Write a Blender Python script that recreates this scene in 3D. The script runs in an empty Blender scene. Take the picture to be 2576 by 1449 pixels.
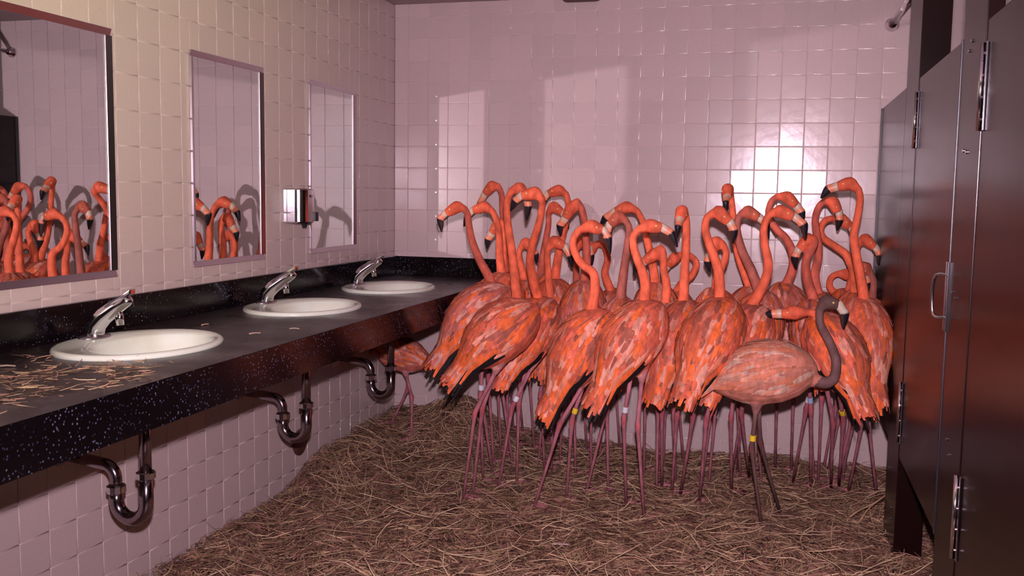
import bpy, bmesh, math, random
import numpy as np
from mathutils import Vector, Matrix

random.seed(7); RNG = np.random.default_rng(7)
S = bpy.context.scene
COL = S.collection

# ------------------------------------------------------------------ camera
ZF = 1.36                                   # floor to the reference joint row
T = 0.108                                   # tile pitch
FOC = 2398.6
YAW, PITCH, ROLL = -0.2695783, -0.0972934, 0.0144339
CAM = np.array([1.9152, -4.6197, -0.02363 + ZF])
_f = np.array([math.sin(YAW)*math.cos(PITCH), math.cos(YAW)*math.cos(PITCH), math.sin(PITCH)])
_r = np.array([math.cos(YAW), -math.sin(YAW), 0.0]); _u = np.cross(_r, _f)
_c, _s = math.cos(ROLL), math.sin(ROLL)
CF, CR, CU = _f, _c*_r+_s*_u, -_s*_r+_c*_u
cam = bpy.data.cameras.new('camera'); cam.sensor_width = 36; cam.lens = FOC*36/2576
cam.clip_start = 0.05; cam.clip_end = 50
camo = bpy.data.objects.new('camera', cam); COL.objects.link(camo); S.camera = camo
camo.matrix_world = Matrix(((CR[0], CU[0], -CF[0], CAM[0]), (CR[1], CU[1], -CF[1], CAM[1]),
                            (CR[2], CU[2], -CF[2], CAM[2]), (0, 0, 0, 1)))

# ------------------------------------------------------------------ world, exposure, lights
w = bpy.data.worlds.new('world'); S.world = w; w.use_nodes = True
w.node_tree.nodes['Background'].inputs[0].default_value = (0.5, 0.42, 0.45, 1)
w.node_tree.nodes['Background'].inputs[1].default_value = 0.02
S.view_settings.view_transform = 'Standard'; S.view_settings.look = 'None'
S.view_settings.gamma = 1; S.view_settings.use_curve_mapping = False
S.view_settings.exposure = 0.0

def area(name, loc, target, size, power, color, sizey=None, spread=math.pi):
    l = bpy.data.lights.new(name, 'AREA'); l.energy = power; l.color = color[:3]
    l.shape = 'DISK' if sizey is None else 'RECTANGLE'; l.size = size
    if sizey: l.size_y = sizey
    l.spread = spread
    o = bpy.data.objects.new(name, l); COL.objects.link(o); o.location = loc
    o.rotation_euler = (Vector(target)-Vector(loc)).to_track_quat('-Z', 'Y').to_euler()
    return o
FL = (1.92, -4.60, 0.135+ZF)
FP = 54
area('camera_flash', FL, (1.35, 0, 0.95), 0.05, FP, (1.0, 0.775, 0.915), spread=math.radians(125))
# added lamp behind the wall, standing in for the flash bounced off the mirrors
area('added_flash_bounce', (-1.92, -4.60, 0.135+ZF), (0.4, -1.2, 1.35), 0.05, FP*30, (1.0, 0.80, 0.88))
# added soft fill under the ceiling, and greenish daylight from the doorway
area('ceiling_fill', (1.2, -3.4, 2.24), (1.2, -2.6, 0.0), 1.1, 0.7, (1.0, 0.80, 0.82), 0.5)
area('doorway_daylight', (3.3, -4.9, 1.9), (0.0, -2.6, 2.35), 0.4, 6.5, (0.88, 1.0, 0.34), 0.5, .8)

# ------------------------------------------------------------------ helpers
def ray(x, y): return CF+(x-1288)/FOC*CR-(y-724.5)/FOC*CU
def at(x, y, Y):                            # pixel of the photo -> point in the vertical plane at depth Y
    d = ray(x, y); t = (Y-CAM[1])/d[1]; return CAM+t*d
def proj(X):
    d = np.asarray(X)-CAM; z = d@CF
    return 1288+FOC*(d@CR)/z, 724.5-FOC*(d@CU)/z, z

def tag(o, label=None, cat=None, group=None, kind=None):
    if label: o['label'] = label
    if cat: o['category'] = cat
    if group: o['group'] = group
    if kind: o['kind'] = kind
    return o
def link(name, me, mat=None, parent=None, loc=None):
    o = bpy.data.objects.new(name, me)
    COL.objects.link(o)
    if mat and me is not None and len(me.materials) == 0:
        me.materials.append(mat)
    if loc is not None: o.location = loc
    if parent: o.parent = parent
    return o
def empty(name, loc):
    o = bpy.data.objects.new(name, None); o.empty_display_size = .05
    COL.objects.link(o); o.location = loc; return o
def mk(name, V, F, smooth=False, col=None):
    me = bpy.data.meshes.new(name); me.from_pydata([tuple(map(float, v)) for v in V], [], F)
    if smooth: me.polygons.foreach_set('use_smooth', [True]*len(me.polygons))
    if col is not None:
        a = me.color_attributes.new('Col', 'FLOAT_COLOR', 'POINT')
        c = np.ones((len(V), 4), np.float32); c[:, :3] = np.asarray(col, np.float32)[:, :3]
        a.data.foreach_set('color', c.ravel())
    me.update(); return me
class Geo:
    def __init__(s): s.V = []; s.F = []; s.C = []
    def add(s, V, F, C=None):
        b = len(s.V); s.V += [tuple(map(float, v)) for v in V]; s.F += [tuple(i+b for i in f) for f in F]
        if C is not None:
            C = np.asarray(C, float)
            s.C += [tuple(C)]*len(V) if C.ndim == 1 else [tuple(c) for c in C]
    def box(s, x0, x1, y0, y1, z0, z1):
        V = [(x, y, z) for z in (z0, z1) for y in (y0, y1) for x in (x0, x1)]
        s.add(V, [(0, 2, 3, 1), (4, 5, 7, 6), (0, 1, 5, 4), (2, 6, 7, 3), (0, 4, 6, 2), (1, 3, 7, 5)])
    def rings(s, R, cap=True, C=None):
        n = len(R[0]); V = [p for r in R for p in r]; F = []
        for i in range(len(R)-1):
            for k in range(n):
                a = i*n+k; b = i*n+(k+1) % n; F.append((a, b, b+n, a+n))
        if cap: F.append(tuple(range(n))[::-1]); F.append(tuple((len(R)-1)*n+k for k in range(n)))
        s.add(V, F, None if C is None else np.repeat(np.asarray(C, float), n, 0))
    def tube(s, P, r, n=12, cap=True, C=None, asp=None):
        s.rings(tube_rings(P, r, n, asp), cap, C)
    def build(s, name, mat, parent=None, loc=(0, 0, 0), smooth=False, bevel=0, seg=2):
        L = np.array(loc, float)
        me = mk(name, np.array(s.V)-L, s.F, smooth, s.C if s.C else None)
        if bevel:
            bm = bmesh.new(); bm.from_mesh(me)
            bmesh.ops.bevel(bm, geom=[e for e in bm.edges], offset=bevel, segments=seg, affect='EDGES', profile=.7, clamp_overlap=True)
            bm.to_mesh(me); bm.free()
            me.polygons.foreach_set('use_smooth', [False]*len(me.polygons))
        me.materials.append(mat)
        o = bpy.data.objects.new(name, me); COL.objects.link(o)
        if parent:
            o.parent = parent; o.location = Vector(loc)-parent.location
        else: o.location = loc
        return o
def unit(v): v = np.asarray(v, float); return v/max(1e-9, np.linalg.norm(v))
def tube_rings(P, r, n=12, asp=None, up=None):
    P = np.asarray(P, float); m = len(P); r = np.broadcast_to(r, (m,))
    Tn = np.gradient(P, axis=0); Tn /= np.linalg.norm(Tn, axis=1)[:, None]+1e-12
    a = up if up is not None else (np.array([0, 0, 1.]) if abs(Tn[0][2]) < .9 else np.array([1., 0, 0]))
    N = unit(a-Tn[0]*(a@Tn[0])); R = []
    for i in range(m):
        N = unit(N-Tn[i]*(N@Tn[i])); B = np.cross(Tn[i], N)
        k = 1 if asp is None else asp
        th = np.arange(n)*2*math.pi/n
        R.append(P[i]+r[i]*(np.cos(th)[:, None]*N+k*np.sin(th)[:, None]*B))
    return R
def smooth_path(P, n=6):
    P = np.asarray(P, float); Q = np.vstack([2*P[0]-P[1], P, 2*P[-1]-P[-2]]); out = []
    for i in range(1, len(Q)-2):
        for t in np.arange(n)/n:
            p0, p1, p2, p3 = Q[i-1:i+3]
            out.append(.5*((2*p1)+(p2-p0)*t+(2*p0-5*p1+4*p2-p3)*t*t+(-p0+3*p1-3*p2+p3)*t**3))
    out.append(P[-1]); return np.array(out)

# ------------------------------------------------------------------ materials
def mat(name, base, rough=.5, metal=0., spec=.5, coat=0.):
    m = bpy.data.materials.new(name); m.use_nodes = True
    b = m.node_tree.nodes['Principled BSDF']
    b.inputs['Base Color'].default_value = (*base, 1); b.inputs['Roughness'].default_value = rough
    b.inputs['Metallic'].default_value = metal; b.inputs['Specular IOR Level'].default_value = spec
    b.inputs['Coat Weight'].default_value = coat
    return m
def nd(m, t, **kw):
    n = m.node_tree.nodes.new(t)
    for k, v in kw.items(): setattr(n, k, v)
    return n
def noise(m, scale, detail=3, vec='Object', stretch=None, rough=.5):
    tc = nd(m, 'ShaderNodeTexCoord'); n = nd(m, 'ShaderNodeTexNoise')
    n.inputs['Scale'].default_value = scale; n.inputs['Detail'].default_value = detail
    n.inputs['Roughness'].default_value = rough
    L = m.node_tree.links
    if stretch:
        mp = nd(m, 'ShaderNodeMapping'); mp.inputs['Scale'].default_value = stretch
        L.new(tc.outputs[vec], mp.inputs[0]); L.new(mp.outputs[0], n.inputs['Vector'])
    else: L.new(tc.outputs[vec], n.inputs['Vector'])
    return n
def ramp(m, src, stops, interp='LINEAR'):
    r = nd(m, 'ShaderNodeValToRGB'); r.color_ramp.interpolation = interp
    e = r.color_ramp.elements
    while len(e) < len(stops): e.new(.5)
    for i, (p, c) in enumerate(stops): e[i].position = p; e[i].color = (*c, 1)
    m.node_tree.links.new(src, r.inputs[0]); return r
def bump(m, src, strength, dist=.002):
    b = nd(m, 'ShaderNodeBump'); b.inputs['Strength'].default_value = strength; b.inputs['Distance'].default_value = dist
    m.node_tree.links.new(src, b.inputs['Height'])
    m.node_tree.links.new(b.outputs[0], m.node_tree.nodes['Principled BSDF'].inputs['Normal']); return b
def to(m, src, inp): m.node_tree.links.new(src, m.node_tree.nodes['Principled BSDF'].inputs[inp])
def mixc(m, fac, a, b, mode='MIX'):
    x = nd(m, 'ShaderNodeMix', data_type='RGBA', blend_type=mode)
    L = m.node_tree.links
    for i, v in ((0, fac), (6, a), (7, b)):
        if isinstance(v, (int, float)): x.inputs[i].default_value = v
        elif isinstance(v, tuple): x.inputs[i].default_value = (*v, 1)
        else: L.new(v, x.inputs[i])
    return x.outputs[2]

M = {}
m = M['tile'] = mat('glazed_tile', (.60, .48, .46), .19, spec=.5)
n = noise(m, 2.5, 3, 'Object'); oi = nd(m, 'ShaderNodeObjectInfo')
r1 = ramp(m, oi.outputs['Random'], [(0, (.575, .462, .448)), (1, (.625, .497, .475))])
r2 = ramp(m, noise(m, 260, 2).outputs[0], [(.2, (.93, .93, .93)), (.75, (1.04, 1.04, 1.04))])
to(m, mixc(m, 1.0, r1.outputs[0], r2.outputs[0], 'MULTIPLY'), 'Base Color')
nz = noise(m, 22, 2); bump(m, nz.outputs[0], .10, .004)
m = M['grout'] = mat('grout', (.66, .54, .52), .7)
bump(m, noise(m, 300, 2).outputs[0], .3, .001)
m = M['ceiling'] = mat('painted_ceiling', (.42, .33, .34), .8)
bump(m, noise(m, 60, 3).outputs[0], .2, .002)
M['low_bounce'] = mat('low_bounce_wall', (.09, .06, .06), .7)  # unseen walls coloured dark to cut bounced light
M['floor'] = mat('floor_tile_dark', (.10, .055, .045), .5)
m = M['mirror'] = bpy.data.materials.new('mirror_glass'); m.use_nodes = True
nt = m.node_tree; nt.nodes.clear()
g = nt.nodes.new('ShaderNodeBsdfGlossy'); g.inputs[0].default_value = (.86, .90, .90, 1); g.inputs['Roughness'].default_value = 0.0
tr = nt.nodes.new('ShaderNodeBsdfTransparent'); mx = nt.nodes.new('ShaderNodeMixShader'); mx.inputs[0].default_value = .2  # transparent share added so the lamp behind the wall passes through
oo = nt.nodes.new('ShaderNodeOutputMaterial')
nt.links.new(g.outputs[0], mx.inputs[1]); nt.links.new(tr.outputs[0], mx.inputs[2]); nt.links.new(mx.outputs[0], oo.inputs[0])
m = M['chrome'] = mat('chrome', (.78, .75, .80), .12, 1)
M['steel'] = mat('satin_steel', (.52, .45, .50), .28, 1)
m = M['pipe'] = mat('tarnished_chrome', (.36, .29, .32), .17, 1)
bump(m, noise(m, 40, 3).outputs[0], .08, .002)
m = M['porcelain'] = mat('porcelain', (.86, .82, .76), .12, coat=.4)
r = ramp(m, noise(m, 9, 4).outputs[0], [(.35, (.84, .90, .78)), (.75, (.72, .76, .60))]); to(m, r.outputs[0], 'Base Color')
m = M['granite'] = mat('black_speckled_stone', (.006, .004, .005), .14, spec=.25)
vo = nd(m, 'ShaderNodeTexVoronoi'); vo.inputs['Scale'].default_value = 110; tc = nd(m, 'ShaderNodeTexCoord')
m.node_tree.links.new(tc.outputs['Object'], vo.inputs['Vector'])
sp = ramp(m, vo.outputs['Distance'], [(.12, (1, 1, 1)), (.30, (0, 0, 0))])
vc = nd(m, 'ShaderNodeSeparateColor'); m.node_tree.links.new(vo.outputs['Color'], vc.inputs[0])
pick = ramp(m, vc.outputs[0], [(.38, (0, 0, 0)), (.50, (1, 1, 1))])
cc = ramp(m, vc.outputs[1], [(0, (.06, .07, .13)), (.7, (.16, .18, .30)), (1, (.26, .24, .26))])
big = ramp(m, noise(m, 4, 2).outputs[0], [(.38, (.1, .1, .1)), (.6, (1, 1, 1))])
f1 = mixc(m, 1., sp.outputs[0], pick.outputs[0], 'MULTIPLY'); f2 = mixc(m, 1., f1, big.outputs[0], 'MULTIPLY')
to(m, mixc(m, f2, (.005, .003, .004), cc.outputs[0]), 'Base Color')
m = M['counter'] = mat('black_worktop', (.035, .024, .028), .30, spec=.55)
r = ramp(m, noise(m, 14, 5).outputs[0], [(.35, (.012, .007, .008)), (.7, (.026, .017, .019))]); to(m, r.outputs[0], 'Base Color')
r = ramp(m, noise(m, 6, 3).outputs[0], [(.3, (.24,)*3), (.7, (.42,)*3)]); to(m, r.outputs[0], 'Roughness')
m = M['laminate'] = mat('dark_brown_laminate', (.022, .008, .008), .25, spec=.17)
r = ramp(m, noise(m, 3, 3).outputs[0], [(.3, (.008, .0022, .0025)), (.75, (.014, .0038, .0036))]); to(m, r.outputs[0], 'Base Color')
bump(m, noise(m, 5, 2).outputs[0], .05, .02)
M['metal_trim'] = mat('blue_black_edge', (.012, .010, .018), .35)
M['black'] = mat('black_plastic', (.01, .01, .014), .35)
M['cream'] = mat('cream_flange', (.62, .44, .36), .45)
M['brass'] = mat('brown_brass', (.16, .07, .06), .4, .6)
M['lamp_box'] = mat('brown_box', (.12, .05, .05), .6)
def colmat(name, rough, noisescale=None, amt=(.75, 1.15), stretch=None, bumps=0, sheen=0., spec=.3):
    m = mat(name, (.5, .5, .5), rough, spec=spec); a = nd(m, 'ShaderNodeAttribute', attribute_name='Col')
    if noisescale:
        rr = ramp(m, noise(m, noisescale, 4, 'Object', stretch).outputs[0], [(.3, (amt[0],)*3), (.7, (amt[1],)*3)])
        to(m, mixc(m, 1., a.outputs['Color'], rr.outputs[0], 'MULTIPLY'), 'Base Color')
    else: to(m, a.outputs['Color'], 'Base Color')
    if bumps: bump(m, noise(m, noisescale*2, 3, 'Object', stretch).outputs[0], bumps, .004)
    return m
M['plumage'] = colmat('flamingo_plumage', .75, 38, (.62, 1.2), (1, 1, .55), .35)
M['feather'] = colmat('flamingo_feather', .65, 55, (.7, 1.25), (1, 1, .5), .2)
M['bill'] = colmat('flamingo_bill', .35)
M['eye'] = mat('flamingo_eye', (.75, .55, .2), .15)
M['straw'] = colmat('straw', .75, 25, (.7, 1.2), None, 0)
M['band_white'] = mat('white_leg_band', (.75, .75, .80), .3)
M['band_yellow'] = mat('yellow_leg_band', (.85, .60, .03), .4)
M['band_blue'] = mat('pale_blue_leg_band', (.38, .48, .68), .3)

# ------------------------------------------------------------------ room shell
CEIL = .93+ZF; XR = 3.9; YB = -6.0
MIR = [(-2.655, -2.18), (-1.785, -1.317), (-.942, -.487)]     # outer Y ranges
MZ0, MZ1 = -.285+ZF, .445+ZF
FW = .020                                                     # frame width
HOL = [(a+.006, b-.005, MZ0+.006, MZ1-.006) for a, b in MIR]
wl = Geo()                                                    # left wall, opened behind the mirrors to let the added lamp through
ys = [YB]+[v for h in HOL for v in h[:2]]+[0.2]
for i in range(0, len(ys)-1, 1):
    if i % 2 == 0: wl.box(-.008, -.004, ys[i], ys[i+1], -.05, CEIL+.1)
    else:
        wl.box(-.008, -.004, ys[i], ys[i+1], -.05, HOL[0][2]); wl.box(-.008, -.004, ys[i], ys[i+1], HOL[0][3], CEIL+.1)
wall_left = tag(wl.build('wall_left', M['grout']), 'pale glazed tile wall with three mirrors above the counter', None, kind='structure')
def struct(name, x0, x1, y0, y1, z0, z1, mt, label=None):
    g = Geo(); g.box(x0, x1, y0, y1, z0, z1); return tag(g.build(name, mt), label, None, kind='structure')
wall_back = struct('wall_back', 0, XR, .004, .12, -.05, CEIL+.1, M['grout'], 'pale glazed tile wall behind the flamingos')
struct('wall_right', XR, XR+.1, YB, .12, -.05, CEIL+.1, M['low_bounce'])
struct('wall_front', -.1, XR+.1, YB-.1, YB, -.05, CEIL+.1, M['low_bounce'])
struct('ceiling', -.1, XR+.1, YB-.1, .12, CEIL, CEIL+.1, M['ceiling'], 'plain painted ceiling')
struct('floor', -.1, XR+.1, YB-.1, .12, -.06, 0, M['floor'], 'floor under the straw')

def tile_geo(w_, h_):
    """cushion-edged tile, face towards +z, centred"""
    R = [(0, 0, -.005), (0, 0, .0009), (.0005, .0005, .0016), (.0014, .0014, .0020), (.0026, .0026, .0022)]
    V = []; F = []
    for a, b, z in R:
        x, y = w_/2-a, h_/2-b; V += [(-x, -y, z), (x, -y, z), (x, y, z), (-x, y, z)]
    for i in range(len(R)-1):
        for k in range(4):
            a = i*4+k; b = i*4+(k+1) % 4; F.append((a, b, b+4, a+4))
    F.append(tuple((len(R)-1)*4+k for k in range(4)))
    return V, F
def tile_mesh(a, b):
    me = mk('tile', *tile_geo(a, b), smooth=True); me.polygons[len(me.polygons)-1].use_smooth = False; return me
TILE = tile_mesh(T-.0022, T-.0022); TILE.materials.append(M['tile'])
def subtract(r, holes):
    out = [r]
    for (a0, a1, b0, b1) in holes:
        nx = []
        for (x0, x1, y0, y1) in out:
            if x1 <= a0 or x0 >= a1 or y1 <= b0 or y0 >= b1: nx.append((x0, x1, y0, y1)); continue
            if x0 < a0: nx.append((x0, a0, y0, y1)); x0 = a0
            if x1 > a1: nx.append((a1, x1, y0, y1)); x1 = a1
            if y0 < b0: nx.append((x0, x1, y0, b0)); y0 = b0
            if y1 > b1: nx.append((x0, x1, b1, y1))
        out = nx
    return out
def tile_wall(parent, side, us, vs, holes, score):
    rot = (Matrix(((0, 0, 1), (1, 0, 0), (0, 1, 0))) if side == 'L' else Matrix(((1, 0, 0), (0, 0, -1), (0, 1, 0))))
    items = []
    for u0, u1 in us:
        for v0, v1 in vs:
            for q in subtract((u0+.0011, u1-.0011, v0+.0011, v1-.0011), holes):
                if q[1]-q[0] < .012 or q[3]-q[2] < .012: continue
                items.append((score(q), q))
    items.sort(key=lambda t: -t[0]); rest = Geo()
    for k, (sc, q) in enumerate(items):
        wd, hh = q[1]-q[0], q[3]-q[2]; cu, cv = (q[0]+q[1])/2, (q[2]+q[3])/2
        P = (-.0022, cu, cv) if side == 'L' else (cu, .0022, cv)
        tilt = Matrix.Rotation(random.gauss(0, .0065), 3, 'X') @ Matrix.Rotation(random.gauss(0, .0065), 3, 'Y')
        full = abs(wd-(T-.0022)) < 1e-4 and abs(hh-(T-.0022)) < 1e-4
        if k < 300 and sc > 0:
            me = TILE
            if not full:
                me = tile_mesh(wd, hh); me.materials.append(M['tile'])
            o = bpy.data.objects.new('tile', me); COL.objects.link(o); o.parent = parent
            o.matrix_local = Matrix.Translation(P) @ (rot @ tilt).to_4x4()
        else:
            V, F = tile_geo(wd, hh); R3 = rot @ tilt
            rest.add([Vector(P)+R3 @ Vector(v) for v in V], F)
    o = rest.build('tile_field', M['tile'], parent, smooth=True)
    nf = len(o.data.polygons)
    for q in range(16, nf, 17): o.data.polygons[q].use_smooth = False
    tag(o, kind='stuff')
def edges(first, lo, hi):
    e = [first+T*i for i in range(-60, 60)]; e = [x for x in e if lo < x < hi]; e = [lo]+e+[hi]
    return [(a, b) for a, b in zip(e, e[1:]) if b-a > .01]
vs = edges(ZF, .0, CEIL)
def score_back(q):
    c = ((q[0]+q[1])/2, 0, (q[2]+q[3])/2)
    x, y, z = proj(c)
    if not (-30 < x < 2320 and -30 < y < 1300): return -1
    return (2. if c[2] > -.22+ZF else (1. if c[0] < .55 or c[2] < -.8+ZF else .3))/z
def score_left(q):
    c = (0, (q[0]+q[1])/2, (q[2]+q[3])/2)
    if c[1] < -3.9: return -1
    x, y, z = proj(c)
    if not (-60 < x < 1010 and -60 < y < 1500): return -1
    if -.58+ZF < c[2] < -.38+ZF: return -1
    return 1/z
tile_wall(wall_back, 'B', edges(2.68776*T, 0.0, XR), vs, [], score_back)
HT = [(a+.004, b-.004, c+.004, d-.004) for a, b, c, d in HOL]
tile_wall(wall_left, 'L', edges(-19.9688*T, -5.0, 0.0), vs, HOL, score_left)

# ------------------------------------------------------------------ mirrors
for k, (y0, y1) in enumerate(MIR):
    lab = ['large-looking rectangular wall mirror nearest the camera, cut by the left photo edge',
           'middle rectangular metal-framed mirror above the second sink',
           'farthest metal-framed mirror nearest the room corner, above the third sink'][k]
    root = tag(empty('mirror', (0, (y0+y1)/2, MZ0)), lab, 'mirror', 'metal-framed mirrors over the counter')
    d = .011
    for nm, (a, b, c, e) in (('b', (y0, y1, MZ0, MZ0+FW)), ('t', (y0, y1, MZ1-FW, MZ1)),
                             ('l', (y0, y0+FW, MZ0+FW, MZ1-FW)), ('r', (y1-FW, y1, MZ0+FW, MZ1-FW))):
        g = Geo(); g.box(.0005, d, a, b, c, e)
        inn = {'b': (2, e), 't': (2, c), 'l': (1, b), 'r': (1, a)}[nm]
        g.V = [(.0040, *v[1:]) if v[0] > .005 and abs(v[inn[0]]-inn[1]) < 1e-6 else v for v in g.V]
        g.build('frame_rail', M['steel'], root, bevel=.0012)
    g = Geo(); g.box(.0006, .0022, y0+FW-.001, y1-FW+.001, MZ0+FW-.001, MZ1-FW+.001)
    g.build('mirror_glass', M['mirror'], root)

# ------------------------------------------------------------------ counter
CT = -.445+ZF; CX = .605; CY0 = -3.6
SINK = [-2.425, -1.50, -.705]; SX = .268
def ell(cx, cy, a, b, z, n=48): return [(cx+a*math.cos(t), cy+b*math.sin(t), z) for t in np.arange(n)*2*math.pi/n]
ctop = Geo()
ends = [CY0, (SINK[0]+SINK[1])/2, (SINK[1]+SINK[2])/2, -.002]
for i, cy in enumerate(SINK):
    hole = ell(SX, cy, .190, .238, CT); ya, yb = ends[i], ends[i+1]; n = 48
    outer = []
    for (x, y, z) in hole:
        dx, dy = x-SX, y-cy
        s = min(((CX-SX)/dx if dx > 1e-6 else 9), ((.002-SX)/dx if dx < -1e-6 else 9),
                ((yb-cy)/dy if dy > 1e-6 else 99), ((ya-cy)/dy if dy < -1e-6 else 99))
        outer.append((x*0+SX+dx*s, cy+dy*s, CT))
    V = hole+outer; F = [(k, n+k, n+(k+1) % n, (k+1) % n) for k in range(n)]
    # corners
    cs = [(CX, yb), (.002, yb), (.002, ya), (CX, ya)]
    ctop.add(V, F)
    for (x, y) in cs:
        best = [k for k in range(n) if (abs(outer[k][0]-x) < 1e-6) != (abs(outer[(k+1) % n][0]-x) < 1e-6)
                and min(abs(outer[k][1]-y), abs(outer[(k+1) % n][1]-y)) < 1e-6 and abs(outer[k][1]-y)+abs(outer[(k+1) % n][1]-y) < .3]
        for k in best: ctop.add([outer[k], (x, y, CT), outer[(k+1) % n]], [(0, 1, 2)])
counter = tag(empty('vanity_counter', (0, -1.8, CT)), 'long black counter along the left tiled wall holding three sinks', 'counter')
ctop.build('worktop', M['counter'], counter)
g = Geo(); g.box(CX-.028, CX, CY0, -.002, CT-.105, CT-.001); g.build('apron', M['granite'], counter)
g = Geo(); g.box(.001, .018, CY0, -.001, CT, CT+.100); g.build('backsplash', M['granite'], counter, bevel=.003)
g = Geo(); g.box(.018, CX-.005, -.018, -.001, CT, CT+.098); g.build('backsplash', M['granite'], counter, bevel=.003)
for yb in (-2.96, -1.96, -1.10, -.2):
    g = Geo(); g.box(.002, CX-.03, yb-.02, yb+.02, CT-.05, CT-.002); g.build('support_rail', M['black'], counter)

for i, cy in enumerate(SINK):
    which = ['nearest', 'middle', 'farthest'][i]
    lab = ['nearest white oval sink at the left, beside the scattered straw', 'white oval sink in the middle of the three on the counter',
           'farthest white oval sink, close to the room corner'][i]
    root = tag(empty('sink', (SX, cy, CT)), lab, 'sink', 'oval drop-in sinks')
    g = Geo(); bx = SX+.032
    R = [ell(SX, cy, .186, .234, CT-.01), ell(SX, cy, .200, .250, CT+.0005), ell(SX, cy, .200, .250, CT+.006), ell(SX, cy, .196, .246, CT+.012),
         ell(SX, cy, .187, .237, CT+.014), ell(SX+.004, cy, .176, .226, CT+.011), ell(bx-.002, cy+.012, .141, .196, CT+.008), ell(bx, cy+.012, .136, .191, CT+.002),
         ell(bx, cy+.012, .131, .185, CT-.02), ell(bx, cy+.010, .120, .170, CT-.07), ell(bx-.01, cy, .095, .135, CT-.12),
         ell(bx-.02, cy, .05, .07, CT-.145), ell(bx-.02, cy, .022, .022, CT-.150)]
    g.rings(R, cap=False)
    R2 = [ell(bx-.02, cy, .026, .026, CT-.16), ell(bx-.01, cy, .103, .143, CT-.128), ell(bx, cy, .134, .188, CT-.07), ell(SX, cy, .180, .228, CT-.008)]
    g.rings(R2, cap=False); g.build('basin', M['porcelain'], root, smooth=True)
    g = Geo(); g.rings([ell(bx-.02, cy, .024, .024, CT-.152, 20), ell(bx-.02, cy, .024, .024, CT-.147, 20), ell(bx-.02, cy, .012, .012, CT-.149, 20)])
    g.build('drain', M['chrome'], root, smooth=True)
    # single-lever faucet standing on the rim
    fz = CT+.011; fx = .100; cy = cy+.026; q_ = .88
    fr = tag(empty('faucet', (fx, cy, fz)), f'slanted chrome single-lever faucet on the {which} sink', 'faucet', 'chrome faucets')
    g = Geo()
    prof = [(0, .0, .029, .027), (.0, .016, .028, .026), (.008, .040, .027, .025), (.036, .068, .025, .023), (.085, .102, .022, .021), (.120, .124, .019, .018), (.132, .131, .013, .010)]
    R = []
    for px_, pz, wx, wy in [(a*q_, b*q_, c, d_) for a, b, c, d_ in prof]:
        th = np.arange(16)*2*math.pi/16; tl = 0 if pz < .02 else (.45 if pz < .05 else .8)
        R.append([(fx+px_+wx*math.cos(a)*math.cos(tl), cy+wy*math.sin(a), fz+pz-wx*math.cos(a)*math.sin(tl)) for a in th])
    g.rings(R); g.build('faucet_body', M['chrome'], fr, smooth=True)
    g = Geo(); g.tube([(fx+.080, cy, fz+.078), (fx+.082, cy, fz+.060), (fx+.084, cy, fz+.038)], [.009, .012, .011], 14)
    g.build('spout_nozzle', M['chrome'], fr, smooth=True)
    g = Geo(); g.box(fx+.0, fx+.125, cy-.012, cy+.012, -.005, .005)
    V = []
    for (x, y, z) in g.V:
        t = (x-fx)/.125; V.append((fx+.002+t*.125, y, fz+.057+t*.076+z*1.4))
    g.V = V; g.build('lever', M['chrome'], fr, bevel=.003)
    g = Geo(); g.rings([ell(fx-.002, cy, .036, .055, fz-.0005, 24), ell(fx-.002, cy, .034, .053, fz+.004, 24), ell(fx-.002, cy, .02, .02, fz+.006, 24)])
    g.build('base_plate', M['steel'], fr, smooth=True); cy = cy-.026
    # waste pipe and trap
    xt = bx-.02; ya = cy-.008
    pr = tag(empty('drain_trap', (xt, ya, CT-.16)), f'curved chrome waste pipe with trap hanging under the {which} sink', 'pipe', 'waste pipes under the counter')
    g = Geo(); g.tube([(xt, ya, CT-.155), (xt, ya, CT-.36)], .0165, 16); g.build('tailpiece', M['pipe'], pr, smooth=True)
    g = Geo(); rr = .048; zb = CT-.435
    P = [(xt, ya, CT-.345), (xt, ya, zb)]+[(xt-rr+rr*math.cos(a), ya, zb-rr*math.sin(a)) for a in np.linspace(.2, math.pi, 12)]
    P += [(xt-2*rr, ya, zb+.03)]
    g.tube(P, .0195, 16); g.build('trap_bend', M['pipe'], pr, smooth=True)
    g = Geo(); P = [(xt-2*rr, ya, zb+.035), (xt-2*rr, ya, zb+.055)]+[(xt-2*rr-.04+.04*math.cos(a), ya, zb+.060+.04*math.sin(a)) for a in np.linspace(.15, math.pi/2, 7)]+[(.006, ya, zb+.115)]
    g.tube(P, .0165, 16); g.build('wall_arm', M['pipe'], pr, smooth=True)
    for (x, z, h) in ((xt, CT-.355, .022), (xt-2*rr, zb+.032, .024)):
        g = Geo(); g.tube([(x, ya, z-h/2), (x, ya, z-h/2+.003), (x, ya, z+h/2-.003), (x, ya, z+h/2)], [.022, .026, .026, .022], 12)
        g.build('slip_nut', M['chrome'], pr)
    g = Geo(); big_ = .046 if i == 2 else .034
    g.tube([(.001, ya, zb+.115), (.006, ya, zb+.115), (.018, ya, zb+.114), (.022, ya, zb+.113)], [big_, big_, big_*.8, .018], 24)
    tag(g.build('wall_flange', M['cream'] if i == 2 else M['pipe'], pr, smooth=True), 'cream round flange' if i == 2 else None)
# round cleanout cover on the wall
cl = Geo(); q = np.array([0, -1.043, -1.079+ZF])
cl.tube([q+(0.001, 0, 0), q+(.008, 0, 0), q+(.014, 0, 0), q+(.016, 0, 0)], [.056, .056, .046, .006], 28)
tag(cl.build('cleanout_cover', M['brass'], loc=q, smooth=True), 'round dark brown cover plate on tiles beside the second waste pipe', 'pipe cover')

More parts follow.
